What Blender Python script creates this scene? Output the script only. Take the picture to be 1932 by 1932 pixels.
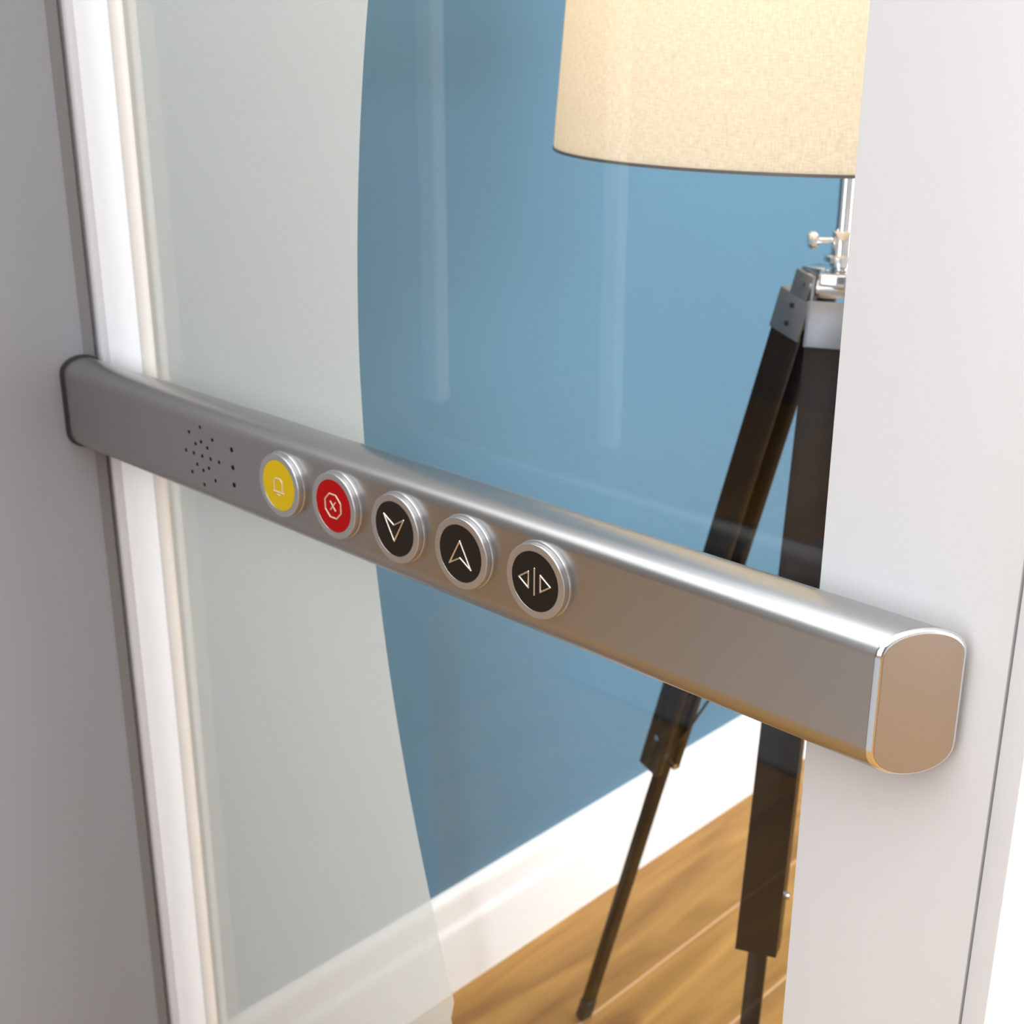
import bpy, bmesh, math
from math import sin, cos, pi, radians
from mathutils import Vector, Matrix

for o in list(bpy.data.objects):
    bpy.data.objects.remove(o, do_unlink=True)
S = bpy.context.scene
C = S.collection
EYE = 1.3

# ------------------------------------------------------------ camera
cam = bpy.data.cameras.new('camera'); co = bpy.data.objects.new('camera', cam); C.objects.link(co)
co.location = (0, 0, EYE)
co.rotation_euler = (radians(90 - 19.85), 0, radians(-45.6))
cam.sensor_width = 36; cam.lens = 2493 / 1932 * 36; cam.clip_start = 0.02
cam.dof.use_dof = True; cam.dof.focus_distance = 0.70; cam.dof.aperture_fstop = 14
S.camera = co

# ------------------------------------------------------------ world, lights, exposure
w = bpy.data.worlds.new('world'); S.world = w; w.use_nodes = True
w.node_tree.nodes['Background'].inputs[0].default_value = (0.80, 0.88, 1.0, 1)
w.node_tree.nodes['Background'].inputs[1].default_value = 0.35
S.view_settings.view_transform = 'Standard'; S.view_settings.look = 'None'
S.view_settings.gamma = 1; S.view_settings.use_curve_mapping = False
S.view_settings.exposure = 0.22


def area(name, loc, target, sx, sy, power, col):
    l = bpy.data.lights.new(name, 'AREA'); l.shape = 'RECTANGLE'; l.size = sx; l.size_y = sy
    l.energy = power; l.color = col
    o = bpy.data.objects.new(name, l); C.objects.link(o); o.location = loc
    d = Vector(target) - Vector(loc); o.rotation_euler = d.to_track_quat('-Z', 'Y').to_euler()
    return o


area('hall_ceiling_light', (-1.0, 0.6, 2.42), (-1.0, 0.6, 0), 3.2, 3.6, 90, (0.91, 0.965, 1.0))
area('window_daylight', (1.75, -2.45, 1.35), (1.75, 0, 1.25), 1.9, 2.0, 92, (0.85, 0.935, 1.0))
area('hall_side_fill', (-2.85, 0.3, 1.4), (0, 0.3, 1.3), 1.6, 1.9, 30, (0.90, 0.95, 1.0))  # unseen fill added to brighten the surfaces facing the hall
area('room_top_fill', (1.7, 0.1, 2.42), (1.7, 0.2, 0), 1.2, 1.0, 20, (1.0, 0.96, 0.92))  # unseen overhead fill added to lift the upper blue wall


# ------------------------------------------------------------ materials
def new_mat(name):
    m = bpy.data.materials.new(name); m.use_nodes = True
    nt = m.node_tree; b = nt.nodes['Principled BSDF']
    return m, nt, b


def mat(name, col, rough=0.5, metal=0.0, var=0.04, vscale=40.0, bump=0.0, bscale=400.0, spec=0.5, stretch=None):
    m, nt, b = new_mat(name)
    tc = nt.nodes.new('ShaderNodeTexCoord')
    src = tc.outputs['Object']
    if stretch:
        mp = nt.nodes.new('ShaderNodeMapping'); mp.inputs['Scale'].default_value = stretch
        nt.links.new(src, mp.inputs[0]); src = mp.outputs[0]
    n = nt.nodes.new('ShaderNodeTexNoise'); n.inputs['Scale'].default_value = vscale; n.inputs['Detail'].default_value = 3
    nt.links.new(src, n.inputs['Vector'])
    mx = nt.nodes.new('ShaderNodeMixRGB')
    mx.inputs[1].default_value = (*[c * (1 - var) for c in col], 1)
    mx.inputs[2].default_value = (*[min(1, c * (1 + var)) for c in col], 1)
    nt.links.new(n.outputs['Fac'], mx.inputs[0]); nt.links.new(mx.outputs[0], b.inputs['Base Color'])
    b.inputs['Roughness'].default_value = rough; b.inputs['Metallic'].default_value = metal
    b.inputs['Specular IOR Level'].default_value = spec
    if bump:
        n2 = nt.nodes.new('ShaderNodeTexNoise'); n2.inputs['Scale'].default_value = bscale
        nt.links.new(src, n2.inputs['Vector'])
        bp = nt.nodes.new('ShaderNodeBump'); bp.inputs['Strength'].default_value = bump
        bp.inputs['Distance'].default_value = 0.0003
        nt.links.new(n2.outputs['Fac'], bp.inputs['Height']); nt.links.new(bp.outputs[0], b.inputs['Normal'])
    return m


M = {}
M['white'] = mat('white_paint', (0.86, 0.86, 0.87), 0.45, bump=0.1)
M['taupe'] = mat('taupe_wall_paint', (0.16, 0.15, 0.145), 0.8)
M['ceil'] = mat('ceiling_paint', (0.85, 0.85, 0.84), 0.8)
M['panel'] = mat('light_grey_powder_coat', (0.58, 0.575, 0.585), 0.38, bump=0.15, bscale=900, var=0.01)
M['grey'] = mat('grey_powder_coat', (0.232, 0.232, 0.250), 0.45, bump=0.2, bscale=1200, var=0.03, vscale=900)
M['blue'] = mat('blue_wall_paint', (0.076, 0.186, 0.280), 0.6, bump=0.1, var=0.02, vscale=3)
M['frame'] = mat('white_frame', (0.94, 0.94, 0.95), 0.35)
M['framegrey'] = mat('frame_edge_grey', (0.55, 0.54, 0.56), 0.4)
M['edge'] = mat('edge_shade_tone', (0.155, 0.148, 0.145), 0.6)  # dark tone for the painted shade along the grey wall's edge
M['gasket'] = mat('cream_gasket', (0.74, 0.70, 0.655), 0.4)
M['rail'] = mat('satin_aluminium', (0.44, 0.435, 0.432), 0.32, 1.0, var=0.02, vscale=1500, bump=0.06, bscale=2500)
M['cap'] = mat('satin_cap', (0.42, 0.41, 0.41), 0.34, 1.0, var=0.03, vscale=1500, bump=0.05, bscale=2500)
M['rim'] = mat('polished_rim', (0.78, 0.78, 0.80), 0.16, 1.0, var=0.01)
M['chrome'] = mat('chrome', (0.74, 0.74, 0.77), 0.10, 1.0, var=0.01)
M['bezel'] = mat('button_bezel', (0.42, 0.42, 0.43), 0.22, 0.75, var=0.02)
M['rubber'] = mat('black_rubber', (0.012, 0.012, 0.013), 0.6)
M['hole'] = mat('speaker_hole_black', (0.006, 0.006, 0.006), 0.9, spec=0.1)
M['yellow'] = mat('yellow_enamel', (0.45, 0.305, 0.005), 0.5, var=0.02, spec=0.12)
M['red'] = mat('red_enamel', (0.29, 0.004, 0.004), 0.5, var=0.02, spec=0.06)
M['black'] = mat('black_enamel', (0.014, 0.010, 0.008), 0.45, spec=0.12)
M['icon'] = mat('icon_metal', (0.80, 0.74, 0.66), 0.25, 1.0)
M['iconpale'] = mat('icon_pale', (0.62, 0.50, 0.40), 0.4, 0.3)
M['espresso'] = mat('espresso_wood', (0.010, 0.007, 0.006), 0.32, spec=0.12, stretch=(1, 1, 12), vscale=60, var=0.3)
M['trimmetal'] = mat('dark_shade_trim', (0.12, 0.10, 0.09), 0.4)
M['brass'] = mat('brown_cap_edge', (0.25, 0.13, 0.05), 0.35, 0.6)
M['rug'] = mat('grey_rug', (0.30, 0.30, 0.31), 0.95, bump=0.6, bscale=200, var=0.2, vscale=120)


def thin_glass(name, tint, refl):
    m = bpy.data.materials.new(name); m.use_nodes = True; nt = m.node_tree; nt.nodes.clear()
    out = nt.nodes.new('ShaderNodeOutputMaterial')
    t = nt.nodes.new('ShaderNodeBsdfTransparent'); t.inputs[0].default_value = (*tint, 1)
    g = nt.nodes.new('ShaderNodeBsdfGlossy'); g.inputs['Roughness'].default_value = 0.015
    fr = nt.nodes.new('ShaderNodeFresnel'); fr.inputs[0].default_value = 1.45
    mu = nt.nodes.new('ShaderNodeMath'); mu.operation = 'MULTIPLY'; mu.inputs[1].default_value = refl
    ge = nt.nodes.new('ShaderNodeNewGeometry')       # reflect once, on the outer face of the thin pane
    inv = nt.nodes.new('ShaderNodeMath'); inv.operation = 'SUBTRACT'; inv.inputs[0].default_value = 1.0
    nt.links.new(ge.outputs['Backfacing'], inv.inputs[1])
    m2 = nt.nodes.new('ShaderNodeMath'); m2.operation = 'MULTIPLY'
    nt.links.new(fr.outputs[0], m2.inputs[0]); nt.links.new(inv.outputs[0], m2.inputs[1])
    nt.links.new(m2.outputs[0], mu.inputs[0])
    mx = nt.nodes.new('ShaderNodeMixShader'); nt.links.new(mu.outputs[0], mx.inputs[0])
    nt.links.new(t.outputs[0], mx.inputs[1]); nt.links.new(g.outputs[0], mx.inputs[2])
    nt.links.new(mx.outputs[0], out.inputs[0])
    return m


M['glass'] = thin_glass('clear_pane', (0.985, 0.99, 0.992), 1.25)


def film_mat(name, opacity, col):
    m = bpy.data.materials.new(name); m.use_nodes = True; nt = m.node_tree; nt.nodes.clear()
    out = nt.nodes.new('ShaderNodeOutputMaterial')
    t = nt.nodes.new('ShaderNodeBsdfTransparent')
    d = nt.nodes.new('ShaderNodeBsdfDiffuse'); tr = nt.nodes.new('ShaderNodeBsdfTranslucent')
    tc = nt.nodes.new('ShaderNodeTexCoord'); n = nt.nodes.new('ShaderNodeTexNoise'); n.inputs['Scale'].default_value = 900
    nt.links.new(tc.outputs['Object'], n.inputs['Vector'])
    mr = nt.nodes.new('ShaderNodeMixRGB'); nt.links.new(n.outputs['Fac'], mr.inputs[0])
    mr.inputs[1].default_value = (*[c * 0.92 for c in col], 1); mr.inputs[2].default_value = (*[min(1, c * 1.08) for c in col], 1)
    nt.links.new(mr.outputs[0], d.inputs[0]); nt.links.new(mr.outputs[0], tr.inputs[0])
    dt = nt.nodes.new('ShaderNodeMixShader'); dt.inputs[0].default_value = 0.45
    nt.links.new(d.outputs[0], dt.inputs[1]); nt.links.new(tr.outputs[0], dt.inputs[2])
    mx = nt.nodes.new('ShaderNodeMixShader'); mx.inputs[0].default_value = opacity
    nt.links.new(t.outputs[0], mx.inputs[1]); nt.links.new(dt.outputs[0], mx.inputs[2])
    nt.links.new(mx.outputs[0], out.inputs[0])
    return m


M['film'] = film_mat('frosted_film', 0.72, (0.70, 0.70, 0.665))
M['film2'] = film_mat('frosted_film_hem', 0.38, (0.90, 0.90, 0.86))


def shade_mat():
    m = bpy.data.materials.new('linen_shade'); m.use_nodes = True; nt = m.node_tree; nt.nodes.clear()
    out = nt.nodes.new('ShaderNodeOutputMaterial')
    tc = nt.nodes.new('ShaderNodeTexCoord')
    # woven linen: stretched noises in angle and height
    sep = nt.nodes.new('ShaderNodeSeparateXYZ'); nt.links.new(tc.outputs['Object'], sep.inputs[0])
    at = nt.nodes.new('ShaderNodeMath'); at.operation = 'ARCTAN2'
    nt.links.new(sep.outputs[1], at.inputs[0]); nt.links.new(sep.outputs[0], at.inputs[1])
    def thread(sa, sz):
        a = nt.nodes.new('ShaderNodeMath'); a.operation = 'MULTIPLY'; a.inputs[1].default_value = sa
        z = nt.nodes.new('ShaderNodeMath'); z.operation = 'MULTIPLY'; z.inputs[1].default_value = sz
        nt.links.new(at.outputs[0], a.inputs[0]); nt.links.new(sep.outputs[2], z.inputs[0])
        cb = nt.nodes.new('ShaderNodeCombineXYZ'); nt.links.new(a.outputs[0], cb.inputs[0]); nt.links.new(z.outputs[0], cb.inputs[1])
        n = nt.nodes.new('ShaderNodeTexNoise'); n.inputs['Scale'].default_value = 1; n.inputs['Detail'].default_value = 2
        nt.links.new(cb.outputs[0], n.inputs['Vector']); return n
    n1 = thread(40, 900); n2 = thread(260, 120)
    ad = nt.nodes.new('ShaderNodeMath'); ad.operation = 'ADD'
    nt.links.new(n1.outputs['Fac'], ad.inputs[0]); nt.links.new(n2.outputs['Fac'], ad.inputs[1])
    mr = nt.nodes.new('ShaderNodeMapRange'); mr.inputs[1].default_value = 0.7; mr.inputs[2].default_value = 1.3
    nt.links.new(ad.outputs[0], mr.inputs[0])
    mc = nt.nodes.new('ShaderNodeMixRGB'); nt.links.new(mr.outputs[0], mc.inputs[0])
    mc.inputs[1].default_value = (0.74, 0.67, 0.55, 1); mc.inputs[2].default_value = (0.91, 0.86, 0.77, 1)
    d = nt.nodes.new('ShaderNodeBsdfDiffuse'); tr = nt.nodes.new('ShaderNodeBsdfTranslucent')
    nt.links.new(mc.outputs[0], d.inputs[0]); nt.links.new(mc.outputs[0], tr.inputs[0])
    mx = nt.nodes.new('ShaderNodeMixShader'); mx.inputs[0].default_value = 0.55
    nt.links.new(d.outputs[0], mx.inputs[1]); nt.links.new(tr.outputs[0], mx.inputs[2])
    nt.links.new(mx.outputs[0], out.inputs[0])
    return m


M['shade'] = shade_mat()


def floor_mat():
    m, nt, b = new_mat('oak_floorboards')
    L = nt.links.new; N = nt.nodes.new
    g = N('ShaderNodeNewGeometry'); sp = N('ShaderNodeSeparateXYZ'); L(g.outputs['Position'], sp.inputs[0])
    def math_(op, a, bb=None):
        n = N('ShaderNodeMath'); n.operation = op
        for i, v in enumerate((a, bb)):
            if v is None: continue
            if isinstance(v, (int, float)): n.inputs[i].default_value = v
            else: L(v, n.inputs[i])
        return n.outputs[0]
    t = math_('DIVIDE', math_('SUBTRACT', 0.9775, sp.outputs[1]), 0.151)
    idx = math_('FLOOR', t); fr = math_('SUBTRACT', t, idx)
    e = math_('ABSOLUTE', math_('SUBTRACT', fr, 0.5))
    line = math_('GREATER_THAN', e, 0.5 - 0.013)
    line = math_('MULTIPLY', line, math_('LESS_THAN', sp.outputs[1], 1.06))
    wn = N('ShaderNodeTexWhiteNoise'); wn.noise_dimensions = '1D'; L(idx, wn.inputs['W'])
    cb = N('ShaderNodeCombineXYZ')
    L(math_('ADD', math_('MULTIPLY', sp.outputs[0], 1.6), math_('MULTIPLY', wn.outputs[0], 31.0)), cb.inputs[0])
    L(math_('MULTIPLY', sp.outputs[1], 14.0), cb.inputs[1]); L(math_('MULTIPLY', idx, 3.7), cb.inputs[2])
    n = N('ShaderNodeTexNoise'); n.inputs['Scale'].default_value = 1.5; n.inputs['Detail'].default_value = 7
    n.inputs['Distortion'].default_value = 0.9; L(cb.outputs[0], n.inputs['Vector'])
    cr = N('ShaderNodeValToRGB'); L(n.outputs['Fac'], cr.inputs[0])
    cr.color_ramp.elements[0].position = 0.30; cr.color_ramp.elements[0].color = (0.27, 0.125, 0.030, 1)
    cr.color_ramp.elements[1].position = 0.66; cr.color_ramp.elements[1].color = (0.50, 0.265, 0.068, 1)
    hs = N('ShaderNodeHueSaturation'); L(cr.outputs[0], hs.inputs['Color'])
    L(math_('ADD', math_('MULTIPLY', wn.outputs[0], 0.16), 0.92), hs.inputs['Value'])
    # knots
    vo = N('ShaderNodeVectorMath'); vo.operation = 'DISTANCE'
    L(g.outputs['Position'], vo.inputs[0]); vo.inputs[1].default_value = (1.175, 0.925, 0)
    kr = N('ShaderNodeMapRange'); kr.inputs[1].default_value = 0.005; kr.inputs[2].default_value = 0.035
    kr.inputs[3].default_value = 0.6; kr.inputs[4].default_value = 0.0
    L(math_('ADD', vo.outputs['Value'], math_('MULTIPLY', math_('SUBTRACT', n.outputs['Fac'], 0.5), 0.05)), kr.inputs[0])
    mk = N('ShaderNodeMixRGB'); L(kr.outputs[0], mk.inputs[0]); L(hs.outputs[0], mk.inputs[1]); mk.inputs[2].default_value = (0.16, 0.065, 0.018, 1)
    ml = N('ShaderNodeMixRGB'); L(line, ml.inputs[0]); L(mk.outputs[0], ml.inputs[1]); ml.inputs[2].default_value = (0.66, 0.38, 0.20, 1)
    L(ml.outputs[0], b.inputs['Base Color']); b.inputs['Roughness'].default_value = 0.42; b.inputs['Specular IOR Level'].default_value = 0.3
    return m


M['floor'] = floor_mat()


# ------------------------------------------------------------ mesh helpers
def bx(bm, x0, x1, y0, y1, z0, z1, bev=0.0, seg=2, edges=None):
    r = bmesh.ops.create_cube(bm, size=1)
    vs = r['verts']
    bmesh.ops.scale(bm, vec=(x1 - x0, y1 - y0, z1 - z0), verts=vs)
    bmesh.ops.translate(bm, vec=((x0 + x1) / 2, (y0 + y1) / 2, (z0 + z1) / 2), verts=vs)
    if bev:
        es = list({e for v in vs for e in v.link_edges})
        if edges: es = [e for e in es if edges(e)]
        bmesh.ops.bevel(bm, geom=es, offset=bev, segments=seg, profile=0.5, affect='EDGES', clamp_overlap=True)


def vertical(e):
    return abs(e.verts[0].co.z - e.verts[1].co.z) > 1e-5


def tube(bm, p0, p1, r0, r1=None, n=24, cap=True):
    p0 = Vector(p0); p1 = Vector(p1); r1 = r0 if r1 is None else r1
    q = (p1 - p0).normalized().to_track_quat('Z', 'Y')
    a = []; b = []
    for i in range(n):
        t = 2 * pi * i / n; d = q @ Vector((cos(t), sin(t), 0))
        a.append(bm.verts.new(p0 + d * r0)); b.append(bm.verts.new(p1 + d * r1))
    for i in range(n):
        j = (i + 1) % n; bm.faces.new((a[i], a[j], b[j], b[i]))
    if cap:
        bm.faces.new(a[::-1]); bm.faces.new(b)


def lathe(bm, prof, org, axis, n=64, close=True):
    """prof: (radius, distance along axis)"""
    org = Vector(org); q = Vector(axis).normalized().to_track_quat('Z', 'Y'); rings = []
    for r, h in prof:
        if r < 1e-7:
            rings.append([bm.verts.new(org + q @ Vector((0, 0, h)))])
        else:
            rings.append([bm.verts.new(org + q @ Vector((r * cos(2 * pi * i / n), r * sin(2 * pi * i / n), h))) for i in range(n)])
    for A, B in zip(rings, rings[1:]):
        for i in range(n):
            j = (i + 1) % n
            if len(A) == 1 and len(B) == 1: continue
            if len(A) == 1: bm.faces.new((A[0], B[j], B[i]))
            elif len(B) == 1: bm.faces.new((A[i], A[j], B[0]))
            else: bm.faces.new((A[i], A[j], B[j], B[i]))


def obj(name, bm, m, parent=None, smooth=None):
    bmesh.ops.remove_doubles(bm, verts=bm.verts, dist=1e-7)
    bmesh.ops.recalc_face_normals(bm, faces=bm.faces)
    me = bpy.data.meshes.new(name); bm.to_mesh(me); bm.free()
    o = bpy.data.objects.new(name, me); C.objects.link(o); me.materials.append(m)
    if smooth:
        for p in me.polygons: p.use_smooth = True
        me.set_sharp_from_angle(angle=radians(smooth))
    if parent: o.parent = parent
    return o


def struct(name, bm, m, parent=None, smooth=None, label=None, cat=None):
    o = obj(name, bm, m, parent, smooth)
    if parent is None:
        o['kind'] = 'structure'
        if label: o['label'] = label; o['category'] = cat
    return o


def thing(name, label, cat, loc=(0, 0, 0), kind=None):
    o = bpy.data.objects.new(name, None); C.objects.link(o); o.location = loc; o.empty_display_size = 0.05
    o['label'] = label; o['category'] = cat
    if kind: o['kind'] = kind
    return o


def box_struct(name, x0, x1, y0, y1, z0, z1, m, label=None, cat=None, **k):
    bm = bmesh.new(); bx(bm, x0, x1, y0, y1, z0, z1, **k)
    return struct(name, bm, m, None, 40 if k.get('bev') else None, label, cat)


# ------------------------------------------------------------ room shell
YB = 1.168            # face of the blue wall
box_struct('floor', -3.1, 3.1, -2.7, 3.7, -0.06, 0, M['floor'], 'honey oak plank floor with pale joint lines', 'floor')
box_struct('ceiling', -3.1, 3.1, -2.7, 3.7, 2.5, 2.56, M['ceil'], 'plain white ceiling above the room', 'ceiling')
box_struct('wall_back', 0.2, 3.0, YB, YB + 0.12, 0, 2.5, M['blue'], 'teal blue painted wall behind the tripod lamp', 'wall')
box_struct('wall_front', -3.0, 3.0, -2.62, -2.5, 0, 2.5, M['white'], 'white wall behind the viewpoint', 'wall')
box_struct('wall_right', 3.0, 3.1, -2.5, YB, 0, 2.5, M['white'], 'white wall at the far right of the room', 'wall')
box_struct('wall_hall_side', 0.2, 0.3, YB + 0.12, 3.5, 0, 2.5, M['white'], 'white hall side wall beyond the lift', 'wall')
box_struct('wall_hall_end', -3.0, 0.3, 3.5, 3.6, 0, 2.5, M['taupe'], 'dark taupe wall at the end of the hall', 'wall')
box_struct('wall_hall_left', -3.1, -3.0, -2.5, 3.5, 0, 2.5, M['taupe'], 'dark taupe hall wall opposite the lift', 'wall')

# skirting with a stepped, rounded profile along the blue wall
prof = [(0, 0), (-0.018, 0), (-0.018, 0.098), (-0.0175, 0.103), (-0.0155, 0.108), (-0.0135, 0.112), (-0.0125, 0.118),
        (-0.0125, 0.145), (-0.0118, 0.153), (-0.009, 0.159), (-0.005, 0.162), (0, 0.163)]
bm = bmesh.new(); A = [bm.verts.new((0.32, YB + p[0], p[1])) for p in prof]; B = [bm.verts.new((3.0, YB + p[0], p[1])) for p in prof]
for i in range(len(prof)):
    j = (i + 1) % len(prof); bm.faces.new((A[i], A[j], B[j], B[i]))
bm.faces.new(A); bm.faces.new(B[::-1])
struct('baseboard_back', bm, M['white'], None, 35, 'tall white moulded skirting board along the blue wall', 'skirting board')

# ------------------------------------------------------------ lift car sides
XG = 0.575
box_struct('wall_left', 0.19, 0.5635, 1.0712, 1.1, 0.0, 2.3, M['grey'], 'satin grey lift side wall the control rail grows out of',
           'wall', bev=0.007, seg=5, edges=vertical)
o = box_struct('wall_edge_shade', 0.5535, 0.5637, 1.0708, 1.0715, 0.0, 2.3, M['edge'], 'dark strip painting the shade down the edge of the grey wall', 'trim')  # thin dark strip stands in for the shade on the wall's edge
bm = bmesh.new(); bx(bm, 0.573, 0.60, 0.2285, 0.334, 0, 2.3, bev=0.0008, seg=2, edges=vertical)
bx(bm, 0.573, 0.60, 0.215, 0.2272, 0, 2.3, bev=0.0008, seg=2, edges=vertical)
bx(bm, 0.578, 0.598, 0.22, 0.24, 0, 2.3)
struct('trim_1', bm, M['panel'], None, 40, 'smooth white lift corner panel with a fine vertical groove', 'panel')
# white strips fixed on and beside the grey wall (they mirror in the glass)
box_struct('trim_2', 0.182, 0.2005, 1.045, 1.0702, 0.918, 2.3, M['white'], 'slim white upright at the outer edge of the grey wall', 'trim', bev=0.002)
box_struct('trim_3', -0.118, -0.100, 1.045, 1.070, 0.80, 2.5, M['white'], 'slim white upright hanging beyond the grey wall', 'trim', bev=0.002)

# glazed side: pane, frame post, gasket, frosted film
win = thing('window_1', 'tall clear glass side of the lift with a curved frosted film', 'glass panel', (XG, 0.66, 0), 'structure')


def wpart(name, bm, m, smooth=None):
    o = obj(name, bm, m, None, smooth); o.parent = win; o.matrix_parent_inverse = Matrix.Translation((-XG, -0.66, 0)); return o


bm = bmesh.new(); bx(bm, 0.5755, 0.5805, 0.3345, 1.0085, 0.0, 2.3); wpart('pane', bm, M['glass'])
bm = bmesh.new(); bx(bm, XG, 0.60, 1.009, 1.0664, 0, 2.3, bev=0.0012, edges=vertical); wpart('frame_post', bm, M['frame'], 40)
bm = bmesh.new(); bx(bm, 0.5688, 0.60, 1.0665, 1.1, 0, 2.3, bev=0.001, edges=vertical); wpart('frame_edge', bm, M['framegrey'], 40)
bm = bmesh.new()
P0 = []
for i in range(13):
    t = pi * i / 12; P0.append((0.5753 - 0.0045 * sin(t), 0.9985 + 0.0103 * cos(t)))
A = [bm.verts.new((x, y, 0)) for x, y in P0]; B = [bm.verts.new((x, y, 2.3)) for x, y in P0]
for i in range(13):
    j = (i + 1) % 13; bm.faces.new((A[i], A[j], B[j], B[i]))
bm.faces.new(A); bm.faces.new(B[::-1]); wpart('gasket', bm, M['gasket'], 50)


def film_edge(z):          # edge of the frosted area, a long arc
    pts = [(0.02, .6888), (-.011, .6943), (-.17, .7110), (-.225, .7120), (-.281, .7105), (-.367, .7042), (-.637, .6535), (-.741, .6305)]
    u = z - EYE
    if u > 0.02: return .6888 - (u - .02) * .19 - .3 * (u - .02) ** 2
    if u < -.741: return .6305 - (-.741 - u) * .30 - .3 * (u + .741) ** 2
    k = .33 if u < -.2 else .39
    return .7118 - k * (u + .222) ** 2 if u > -.222 else .7118 - .302 * (u + .222) ** 2 - .02 * abs(u + .222)


bm = bmesh.new(); lo = []; hi = []; lo2 = []; hi2 = []
for i in range(121):
    z = 2.3 * i / 120; y = max(0.34, film_edge(z) * 1.0101 + 0.0015)
    lo.append(bm.verts.new((0.5808, y, z))); hi.append(bm.verts.new((0.5808, 1.008, z)))
for i in range(120): bm.faces.new((lo[i], lo[i + 1], hi[i + 1], hi[i]))
wpart('frosted_film', bm, M['film'])
bm = bmesh.new()
v = [bm.verts.new(p) for p in ((0.5812, 0.955, 0), (0.5812, 1.0, 0), (0.5812, 1.0, 2.3), (0.5812, 0.955, 2.3))]
bm.faces.new(v); wpart('film_hem', bm, M['film2'])

# ------------------------------------------------------------ white door seen past the corner panel
DA = radians(-36.87)
bm = bmesh.new(); bx(bm, 0.0, 0.5, 0.0, 0.035, 0.008, 2.05, bev=0.002)
door = struct('door_1', bm, M['frame'], None, 40, 'white door leaf at the far right edge behind the corner panel', 'door')
door.location = (0.80, 0.33, 0); door.rotation_euler = (0, 0, DA)
bm = bmesh.new()
pts = [(0.038, -0.007, 0.733), (0.0385, -0.012, 0.739), (0.040, -0.015, 0.745), (0.045, -0.016, 0.754), (0.055, -0.016, 0.763), (0.075, -0.012, 0.772), (0.082, 0.0005, 0.774)]
for p, q in zip(pts, pts[1:]): tube(bm, p, q, 0.0035, n=12)
tube(bm, (0.038, 0.0005, 0.733), pts[0], 0.0035, n=12)
h = obj('door_handle', bm, mat('pale_grey_metal', (0.6, 0.6, 0.6), 0.3, 0.6), door, 50)
h['label'] = 'curved pale grey pull'

# ------------------------------------------------------------ control rail
XF = 0.530; ZC = EYE - 0.3065; W = 0.0375; HF = 0.0275; HT = 0.0400
YWALL = 1.0708; SL = 0.725


def profile(inset=0.0, n=14):
    """closed outline (x, z) of the rail section, optionally inset"""
    xa, xb = XF + inset, XF + W - inset
    half = (xb - xa) / 2; xc = (xa + xb) / 2
    ft, fb = 0.0262 - inset * 0.3, 0.0240 - inset * 0.3          # flat half heights above / below the centre line
    zt, zb = HT - inset, HT - inset
    out = []
    out.append((xa, ZC + ft - 0.0006))
    for i in range(n + 1):
        t = pi - pi * i / n
        out.append((xc + half * cos(t), ZC + ft + (zt - ft) * sin(t) ** 0.92))
    out.append((xb, ZC + ft - 0.0006)); out.append((xb, ZC - fb + 0.0006))
    for i in range(n + 1):
        t = -pi * i / n
        out.append((xc + half * cos(t), ZC - fb - (zb - fb) * abs(sin(t)) ** 0.92))
    out.append((xa, ZC - fb + 0.0006))
    return out


def yend(x, off=0.0):
    return 0.2745 - (x - XF) * SL + off


rail = thing('control_rail', 'brushed metal lift control handrail with speaker and five round buttons', 'handrail', (XF + W / 2, 0.66, ZC))
RINV = Matrix.Translation((-(XF + W / 2), -0.66, -ZC))


def rpart(name, bm, m, smooth=40, parent=None):
    o = obj(name, bm, m, None, smooth); o.parent = parent or rail
    if parent is None: o.matrix_parent_inverse = RINV
    return o


def sweep(bm, rings, cap0=True, cap1=True):
    vs = [[bm.verts.new(p) for p in r] for r in rings]; n = len(vs[0])
    for a, b in zip(vs, vs[1:]):
        for i in range(n):
            j = (i + 1) % n; bm.faces.new((a[i], a[j], b[j], b[i]))
    if cap0: bm.faces.new(vs[0])
    if cap1: bm.faces.new(vs[-1][::-1])


bm = bmesh.new(); pr = profile()
sweep(bm, [[(x, YWALL, z) for x, z in pr], [(x, 0.80, z) for x, z in pr], [(x, 0.55, z) for x, z in pr], [(x, yend(x, 0.0014), z) for x, z in pr]])
rpart('rail_body', bm, M['rail'], 30)
# gasket at the wall
bm = bmesh.new(); pr2 = profile(-0.0016)
sweep(bm, [[(x, YWALL + 0.0002, z) for x, z in pr2], [(x, YWALL - 0.0035, z) for x, z in pr2]])
o = rpart('wall_gasket', bm, M['rubber']); o['label'] = 'thin black gasket where the rail meets the wall'
# end cap : rim with chamfer + flat face
nv = Vector((-SL, -1, 0)).normalized()


def capring(inset, out):
    return [(x + nv.x * out, yend(x) + nv.y * out, z) for x, z in profile(inset)]


bm = bmesh.new()
sweep(bm, [[(x, yend(x, 0.0012), z) for x, z in profile(0.0007)], [(x, yend(x, 0.0012), z) for x, z in pr], [(x, yend(x, 0.0005), z) for x, z in pr],
           capring(0.0002, 0.0001), capring(0.0009, 0.0010), capring(0.0018, 0.0015)], cap1=True)
c = rpart('end_cap', bm, M['rim'], 60); c['label'] = 'bright rimmed end cap'
bm = bmesh.new()
sweep(bm, [capring(0.0018, 0.0012), capring(0.0018, 0.00165), capring(0.0021, 0.0018)])
rpart('cap_face', bm, M['cap'], 5, c).matrix_parent_inverse = Matrix.Identity(4)
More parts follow.
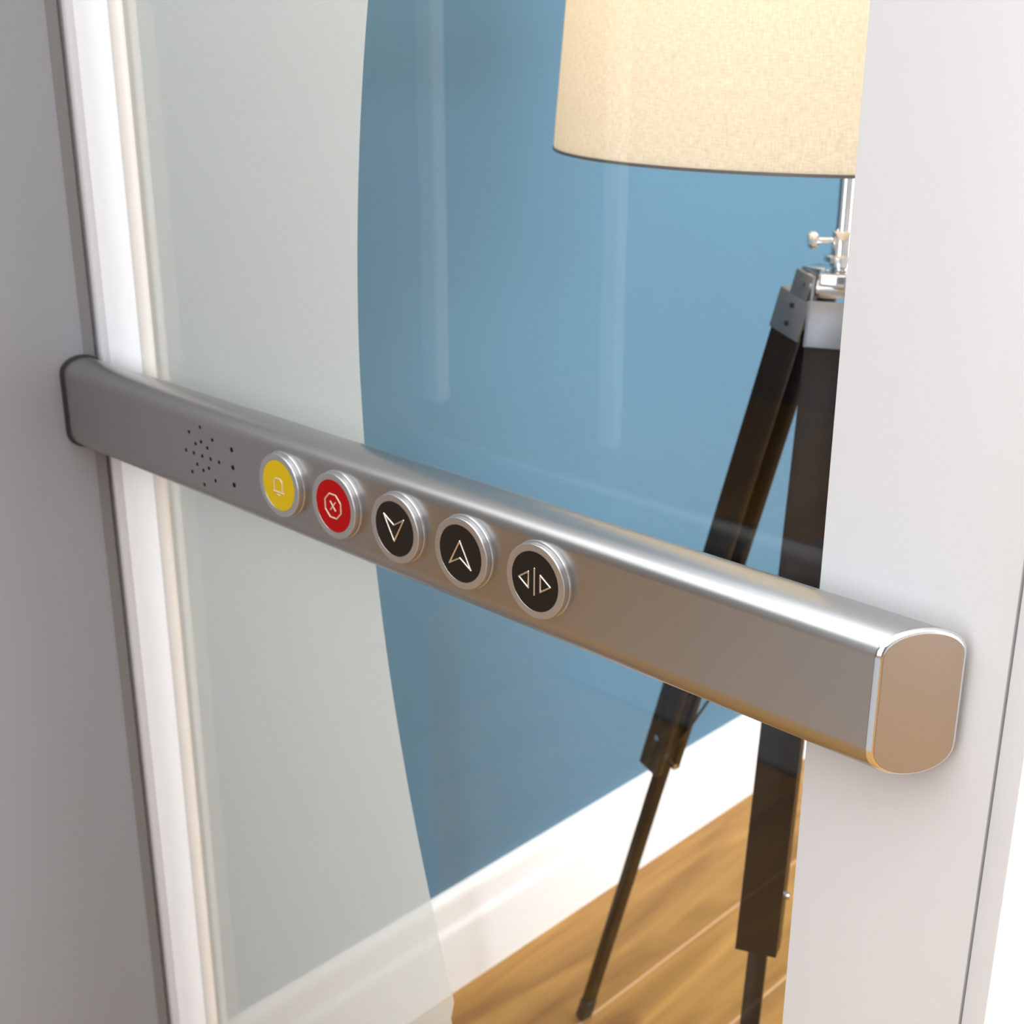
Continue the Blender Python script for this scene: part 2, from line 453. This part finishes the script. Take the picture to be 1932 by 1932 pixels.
# speaker perforations and three indicator holes
SPK = [[0.8545, -0.2833], [0.8706, -0.2903], [0.8387, -0.2902], [0.8546, -0.295], [0.8626, -0.2982], [0.8464, -0.2983], [0.8772, -0.3064],
       [0.8661, -0.3065], [0.8544, -0.3064], [0.843, -0.3064], [0.8625, -0.3149], [0.8316, -0.3065], [0.8706, -0.3228], [0.8545, -0.3181],
       [0.8464, -0.3146], [0.8546, -0.3298], [0.8385, -0.3229]]
for y, z in SPK:
    bm = bmesh.new(); tube(bm, (XF - 0.00015, y, EYE + z), (XF + 0.002, y, EYE + z), 0.0015, n=16)
    rpart('speaker_hole', bm, M['hole'], None)
for z in (-.2926, -.3066, -.3204):
    bm = bmesh.new(); tube(bm, (XF - 0.00015, 0.8133, EYE + z), (XF + 0.002, 0.8133, EYE + z), 0.0020, n=18)
    rpart('indicator_hole', bm, M['hole'], None)

# buttons. icon coordinates: h to the right as seen (= -Y), v up
FX = XF - 0.0058


def strokes(bm, pl, y0, z0, r):
    for poly in pl:
        for (a, b), (c_, d) in zip(poly, poly[1:]):
            tube(bm, (FX - 0.0002, y0 - a, z0 + b), (FX - 0.0002, y0 - c_, z0 + d), r, n=10)
        for a, b in poly:
            bmesh.ops.create_uvsphere(bm, u_segments=8, v_segments=6, radius=r, matrix=Matrix.Translation((FX - 0.0002, y0 - a, z0 + b)))


octo = [(0.0092 * sin(pi / 8 + i * pi / 4), 0.0092 * cos(pi / 8 + i * pi / 4)) for i in range(9)]
up = [(0, .0085), (.0098, -.0085), (0, -.0028), (-.0098, -.0085), (0, .0085)]
ICON = {
    'bell': [[(-.0062, -.0050), (.0062, -.0050)], [(-.0047, -.0050), (-.0047, .0030), (-.0028, .0052), (.0028, .0052), (.0047, .0030), (.0047, -.0050)], [(-.0015, -.0070), (.0015, -.0070)]],
    'stop': [octo, [(-.0026, .0030), (.0026, -.0030)], [(.0026, .0030), (-.0026, -.0030)]],
    'down': [[(a, -b) for a, b in up]],
    'up': [up],
    'open': [[(0, .0085), (0, -.0085)], [(-.0128, 0), (-.0048, .0053), (-.0048, -.0053), (-.0128, 0)], [(.0128, 0), (.0048, .0053), (.0048, -.0053), (.0128, 0)]],
}
for y, kind, m, lab in ((0.7476, 'bell', 'yellow', 'yellow alarm button with bell symbol'), (0.6849, 'stop', 'red', 'red stop button with octagon symbol'),
                        (0.6211, 'down', 'black', 'black button with down arrow'), (0.5585, 'up', 'black', 'black button with up arrow'),
                        (0.4946, 'open', 'black', 'black door open button')):
    bm = bmesh.new()
    z0 = ZC + 0.0026
    X0 = XF
    pf = [(0.0244, -0.001), (0.0244, 0.0010), (0.0239, 0.0016), (0.0232, 0.0018), (0.0232, 0.0024), (0.0236, 0.0027), (0.0236, 0.0053),
          (0.0234, 0.0057), (0.0231, 0.0059), (0.0190, 0.0059), (0.0188, 0.0056), (0.0, 0.0056)]
    lathe(bm, pf, (X0, y, z0), (-1, 0, 0), 96)
    b = rpart('button', bm, M['bezel'], 24); b['label'] = lab
    bm = bmesh.new(); lathe(bm, [(0, 0.0054), (0.0187, 0.0054), (0.0187, 0.00585), (0.0, 0.00585)], (X0, y, z0), (-1, 0, 0), 72)
    f = rpart('button_face', bm, M[m], 30, b); f.matrix_parent_inverse = Matrix.Identity(4)
    bm = bmesh.new(); strokes(bm, ICON[kind], y, z0, 0.00060 if m == 'black' else 0.00048)
    f = rpart('button_symbol', bm, M['icon'] if m == 'black' else M['iconpale'], 40, b); f.matrix_parent_inverse = Matrix.Identity(4)

# ------------------------------------------------------------ tripod floor lamp
LC = Vector((1.0930, 0.6430, 0)); F1 = Vector((1.1475, 0.9985, 0))
lamp = thing('floor_lamp', 'dark wood tripod floor lamp with cream linen drum shade behind the glass', 'lamp', tuple(LC))
LINV = Matrix.Translation(-LC)


def lpart(name, bm, m, smooth=40, parent=None):
    o = obj(name, bm, m, None, smooth); o.parent = parent or lamp
    if parent is None: o.matrix_parent_inverse = LINV
    return o


zs = EYE - 0.0955; Hs = 0.34; rb = 0.268; rt = rb - 0.080 * Hs
LX = Vector((LC.x, LC.y, 0))
bm = bmesh.new(); nseg = 128
lathe(bm, [(rb, 0), (rt, Hs), (rt - 0.0012, Hs), (rb - 0.0012, 0), (rb, 0)], (0, 0, 0), (0, 0, 1), nseg)
sh = obj('lamp_shade', bm, M['shade'], lamp, 40); sh.location = (0, 0, zs)
for zz, r in ((0.0, rb), (Hs, rt)):
    bm = bmesh.new(); lathe(bm, [(r - 0.002, zz - 0.0012), (r + 0.0008, zz - 0.0012), (r + 0.0008, zz + 0.0012), (r - 0.002, zz + 0.0012), (r - 0.002, zz - 0.0012)], (0, 0, 0), (0, 0, 1), nseg)
    obj('shade_rim', bm, M['trimmetal'], sh, 40)
bm = bmesh.new()
for i in range(3):
    a = 2 * pi * i / 3 + 0.3; tube(bm, (0, 0, Hs - 0.03), ((rt - 0.004) * cos(a), (rt - 0.004) * sin(a), Hs - 0.006), 0.0018, n=8)
obj('shade_spider', bm, M['chrome'], sh, 40)
zhub = EYE - 0.2050
bm = bmesh.new(); tube(bm, LX + Vector((0, 0, zhub)), LX + Vector((0, 0, zs + Hs - 0.03)), 0.0078, n=32)
lpart('pole', bm, M['chrome'])
bm = bmesh.new(); lathe(bm, [(0.0085, 0), (0.0105, 0.001), (0.0105, 0.032), (0.0092, 0.034), (0.0078, 0.034)], LX + Vector((0, 0, EYE - 0.203)), (0, 0, 1), 32)
lathe(bm, [(0.011, 0), (0.0165, 0.001), (0.0165, 0.006), (0.011, 0.007)], LX + Vector((0, 0, EYE - 0.198)), (0, 0, 1), 32)
lpart('collar', bm, M['chrome'])
# thumb screw pointing to the viewer's left
lf = Vector((-cos(radians(45.6)), sin(radians(45.6)), 0))
k0 = LX + Vector((0, 0, EYE - 0.178))
bm = bmesh.new(); tube(bm, k0 + lf * 0.009, k0 + lf * 0.024, 0.0026, n=16)
lathe(bm, [(0, 0.023), (0.006, 0.0235), (0.0082, 0.026), (0.0082, 0.030), (0.006, 0.0325), (0, 0.033)], k0, lf, 24)
lpart('thumb_screw', bm, M['chrome'])
bm = bmesh.new()
lathe(bm, [(0, 0), (0.014, 0), (0.016, 0.002), (0.016, 0.022), (0.014, 0.024), (0, 0.024)], LX + Vector((0, 0, EYE - 0.228)), (0, 0, 1), 32)
for i in range(3):
    u_ = Matrix.Rotation(2 * pi * i / 3, 3, 'Z') @ (F1 - LC).normalized()
    b2 = bmesh.new(); bx(b2, 0.0, 0.036, -0.0135, 0.0135, -0.008, 0.012, bev=0.0015)
    b2.transform(Matrix.Translation(LX + Vector((0, 0, EYE - 0.2165))) @ Matrix.Rotation(math.atan2(u_.y, u_.x), 4, 'Z'))
    me_ = bpy.data.meshes.new('tmp'); b2.to_mesh(me_); b2.free(); bm.from_mesh(me_); bpy.data.meshes.remove(me_)
lpart('hub', bm, M['chrome'])
bulb = bmesh.new(); bmesh.ops.create_uvsphere(bulb, u_segments=24, v_segments=16, radius=0.03, matrix=Matrix.Translation(LX + Vector((0, 0, zs + 0.17))))
mb = bpy.data.materials.new('glowing_bulb'); mb.use_nodes = True; bn = mb.node_tree.nodes['Principled BSDF']
bn.inputs['Emission Color'].default_value = (1, 0.80, 0.55, 1); bn.inputs['Emission Strength'].default_value = 30
lpart('bulb', bulb, mb, 60)
R_ = (F1 - LC).length; u1 = (F1 - LC).normalized()
zh = EYE - 0.2240; T = 0.545


def leg(ang):
    u = Matrix.Rotation(ang, 3, 'Z') @ u1; t = Vector((-u.y, u.x, 0))
    A0 = LC + u * 0.045; A0.z = zh; F = LC + u * R_; F.z = 0.0
    d = (F - A0).normalized(); nrm = t.cross(d).normalized()
    if nrm.dot(u) < 0: nrm = -nrm
    Lg = (F - A0).length
    mtx = Matrix((t, nrm, d)).transposed().to_4x4(); mtx.translation = A0

    def part(name, boxes, m, parent, bev=0.001, sm=40, cyl=()):
        bm = bmesh.new()
        for b in boxes: bx(bm, *b, bev=bev)
        for p, q, r in cyl: tube(bm, p, q, r, n=20)
        bmesh.ops.transform(bm, matrix=mtx, verts=bm.verts)
        return lpart(name, bm, m, sm, parent)
    w2 = 0.0192
    T_ = T + (0.016 if abs(ang) < 0.01 else 0.0)
    j = Lg * T_
    lg = part('leg', [(-w2, w2, -0.010, 0.006, 0.045, j), (-w2, -w2 + 0.010, -0.026, -0.010, 0.045, j), (w2 - 0.010, w2, -0.026, -0.010, 0.045, j)], M['espresso'], None)
    # metal sleeve at the top
    lab = part('leg_bracket', [(-w2 - 0.001, w2 + 0.001, -0.012, 0.008, 0.004, 0.046), (-w2 - 0.0012, -w2 + 0.002, -0.030, 0.008, 0.004, 0.046), (-w2 - 0.0012, -w2 + 0.002, -0.026, -0.004, -0.020, 0.006),
                               (w2 - 0.002, w2 + 0.0012, -0.030, 0.008, 0.004, 0.046), (w2 - 0.002, w2 + 0.0012, -0.026, -0.004, -0.020, 0.006)], M['steel'], lg,
               cyl=[((-w2 - 0.004, -0.015, -0.010), (w2 + 0.004, -0.015, -0.010), 0.004)])
    lab['label'] = 'pale metal leg bracket'
    for s in (-1, 1):
        for z in (0.015, 0.034):
            part('bracket_screw', [], M['rubber'], lg, cyl=[((s * (w2 + 0.0005), -0.012, z), (s * (w2 + 0.0022), -0.012, z), 0.0026)])
    part('lower_leg', [(-0.0088, 0.0088, -0.022, -0.0105, j - 0.12, Lg - 0.050)], M['espresso'], lg)
    hb = part('hinge_barrel', [], M['chrome'], lg, cyl=[((-w2 + 0.003, -0.015, -0.010), (w2 - 0.003, -0.015, -0.010), 0.0085)])
    ft = part('foot', [(-0.0095, 0.0095, -0.023, -0.009, Lg - 0.048, Lg - 0.010)], M['rubber'], lg)
    part('foot_spike', [], M['steel'], lg, cyl=[((0, -0.012, Lg - 0.013), (0, -0.008, Lg - 0.004), 0.004)])
    part('leg_bolt', [], M['chrome'], lg, cyl=[((-0.005, -0.030, j - 0.012), (-0.005, -0.020, j - 0.012), 0.0035)])
    part('leg_bolt', [], M['chrome'], lg, cyl=[((w2 - 0.004, -0.012, j - 0.055), (w2 + 0.004, -0.012, j - 0.055), 0.0035)])
    # stay rod to the centre
    P = A0 + d * (j - 0.02); bm = bmesh.new(); tube(bm, P - nrm * 0.016 - t * 0.010, LC + u * 0.006 + Vector((0, 0, EYE - 0.4854)), 0.0017, n=10)
    o = lpart('stay_rod', bm, M['rodm'], 40)
    return lg


M['rodm'] = mat('dark_steel_rod', (0.10, 0.10, 0.11), 0.35, 0.8)
M['steel'] = mat('satin_steel', (0.22, 0.23, 0.26), 0.38, 0.7)
for a in (0, radians(122.6), -2 * pi / 3): leg(a)
bm = bmesh.new(); lathe(bm, [(0, -0.006), (0.009, -0.006), (0.010, -0.004), (0.010, 0.004), (0.009, 0.006), (0, 0.006)], LX + Vector((0, 0, EYE - 0.4854)), (0, 0, 1), 24)
lpart('stay_hub', bm, M['steel'])
pl = bpy.data.lights.new('lamp_bulb_light', 'POINT'); pl.energy = 4.4; pl.color = (1, 0.87, 0.68); pl.shadow_soft_size = 0.05
po = bpy.data.objects.new('lamp_bulb_light', pl); C.objects.link(po); po.location = LX + Vector((0, 0, zs + 0.23)); 

# unseen rug added in the hall to grey the reflection in the rail's right end
bm = bmesh.new(); bx(bm, -2.3, -0.75, -0.6, 1.75, 0.0005, 0.012, bev=0.004)
rug = obj('rug', bm, M['rug'], None, 40); rug['label'] = 'unseen flat grey rug added on the hall floor for the rail reflection'; rug['category'] = 'rug'
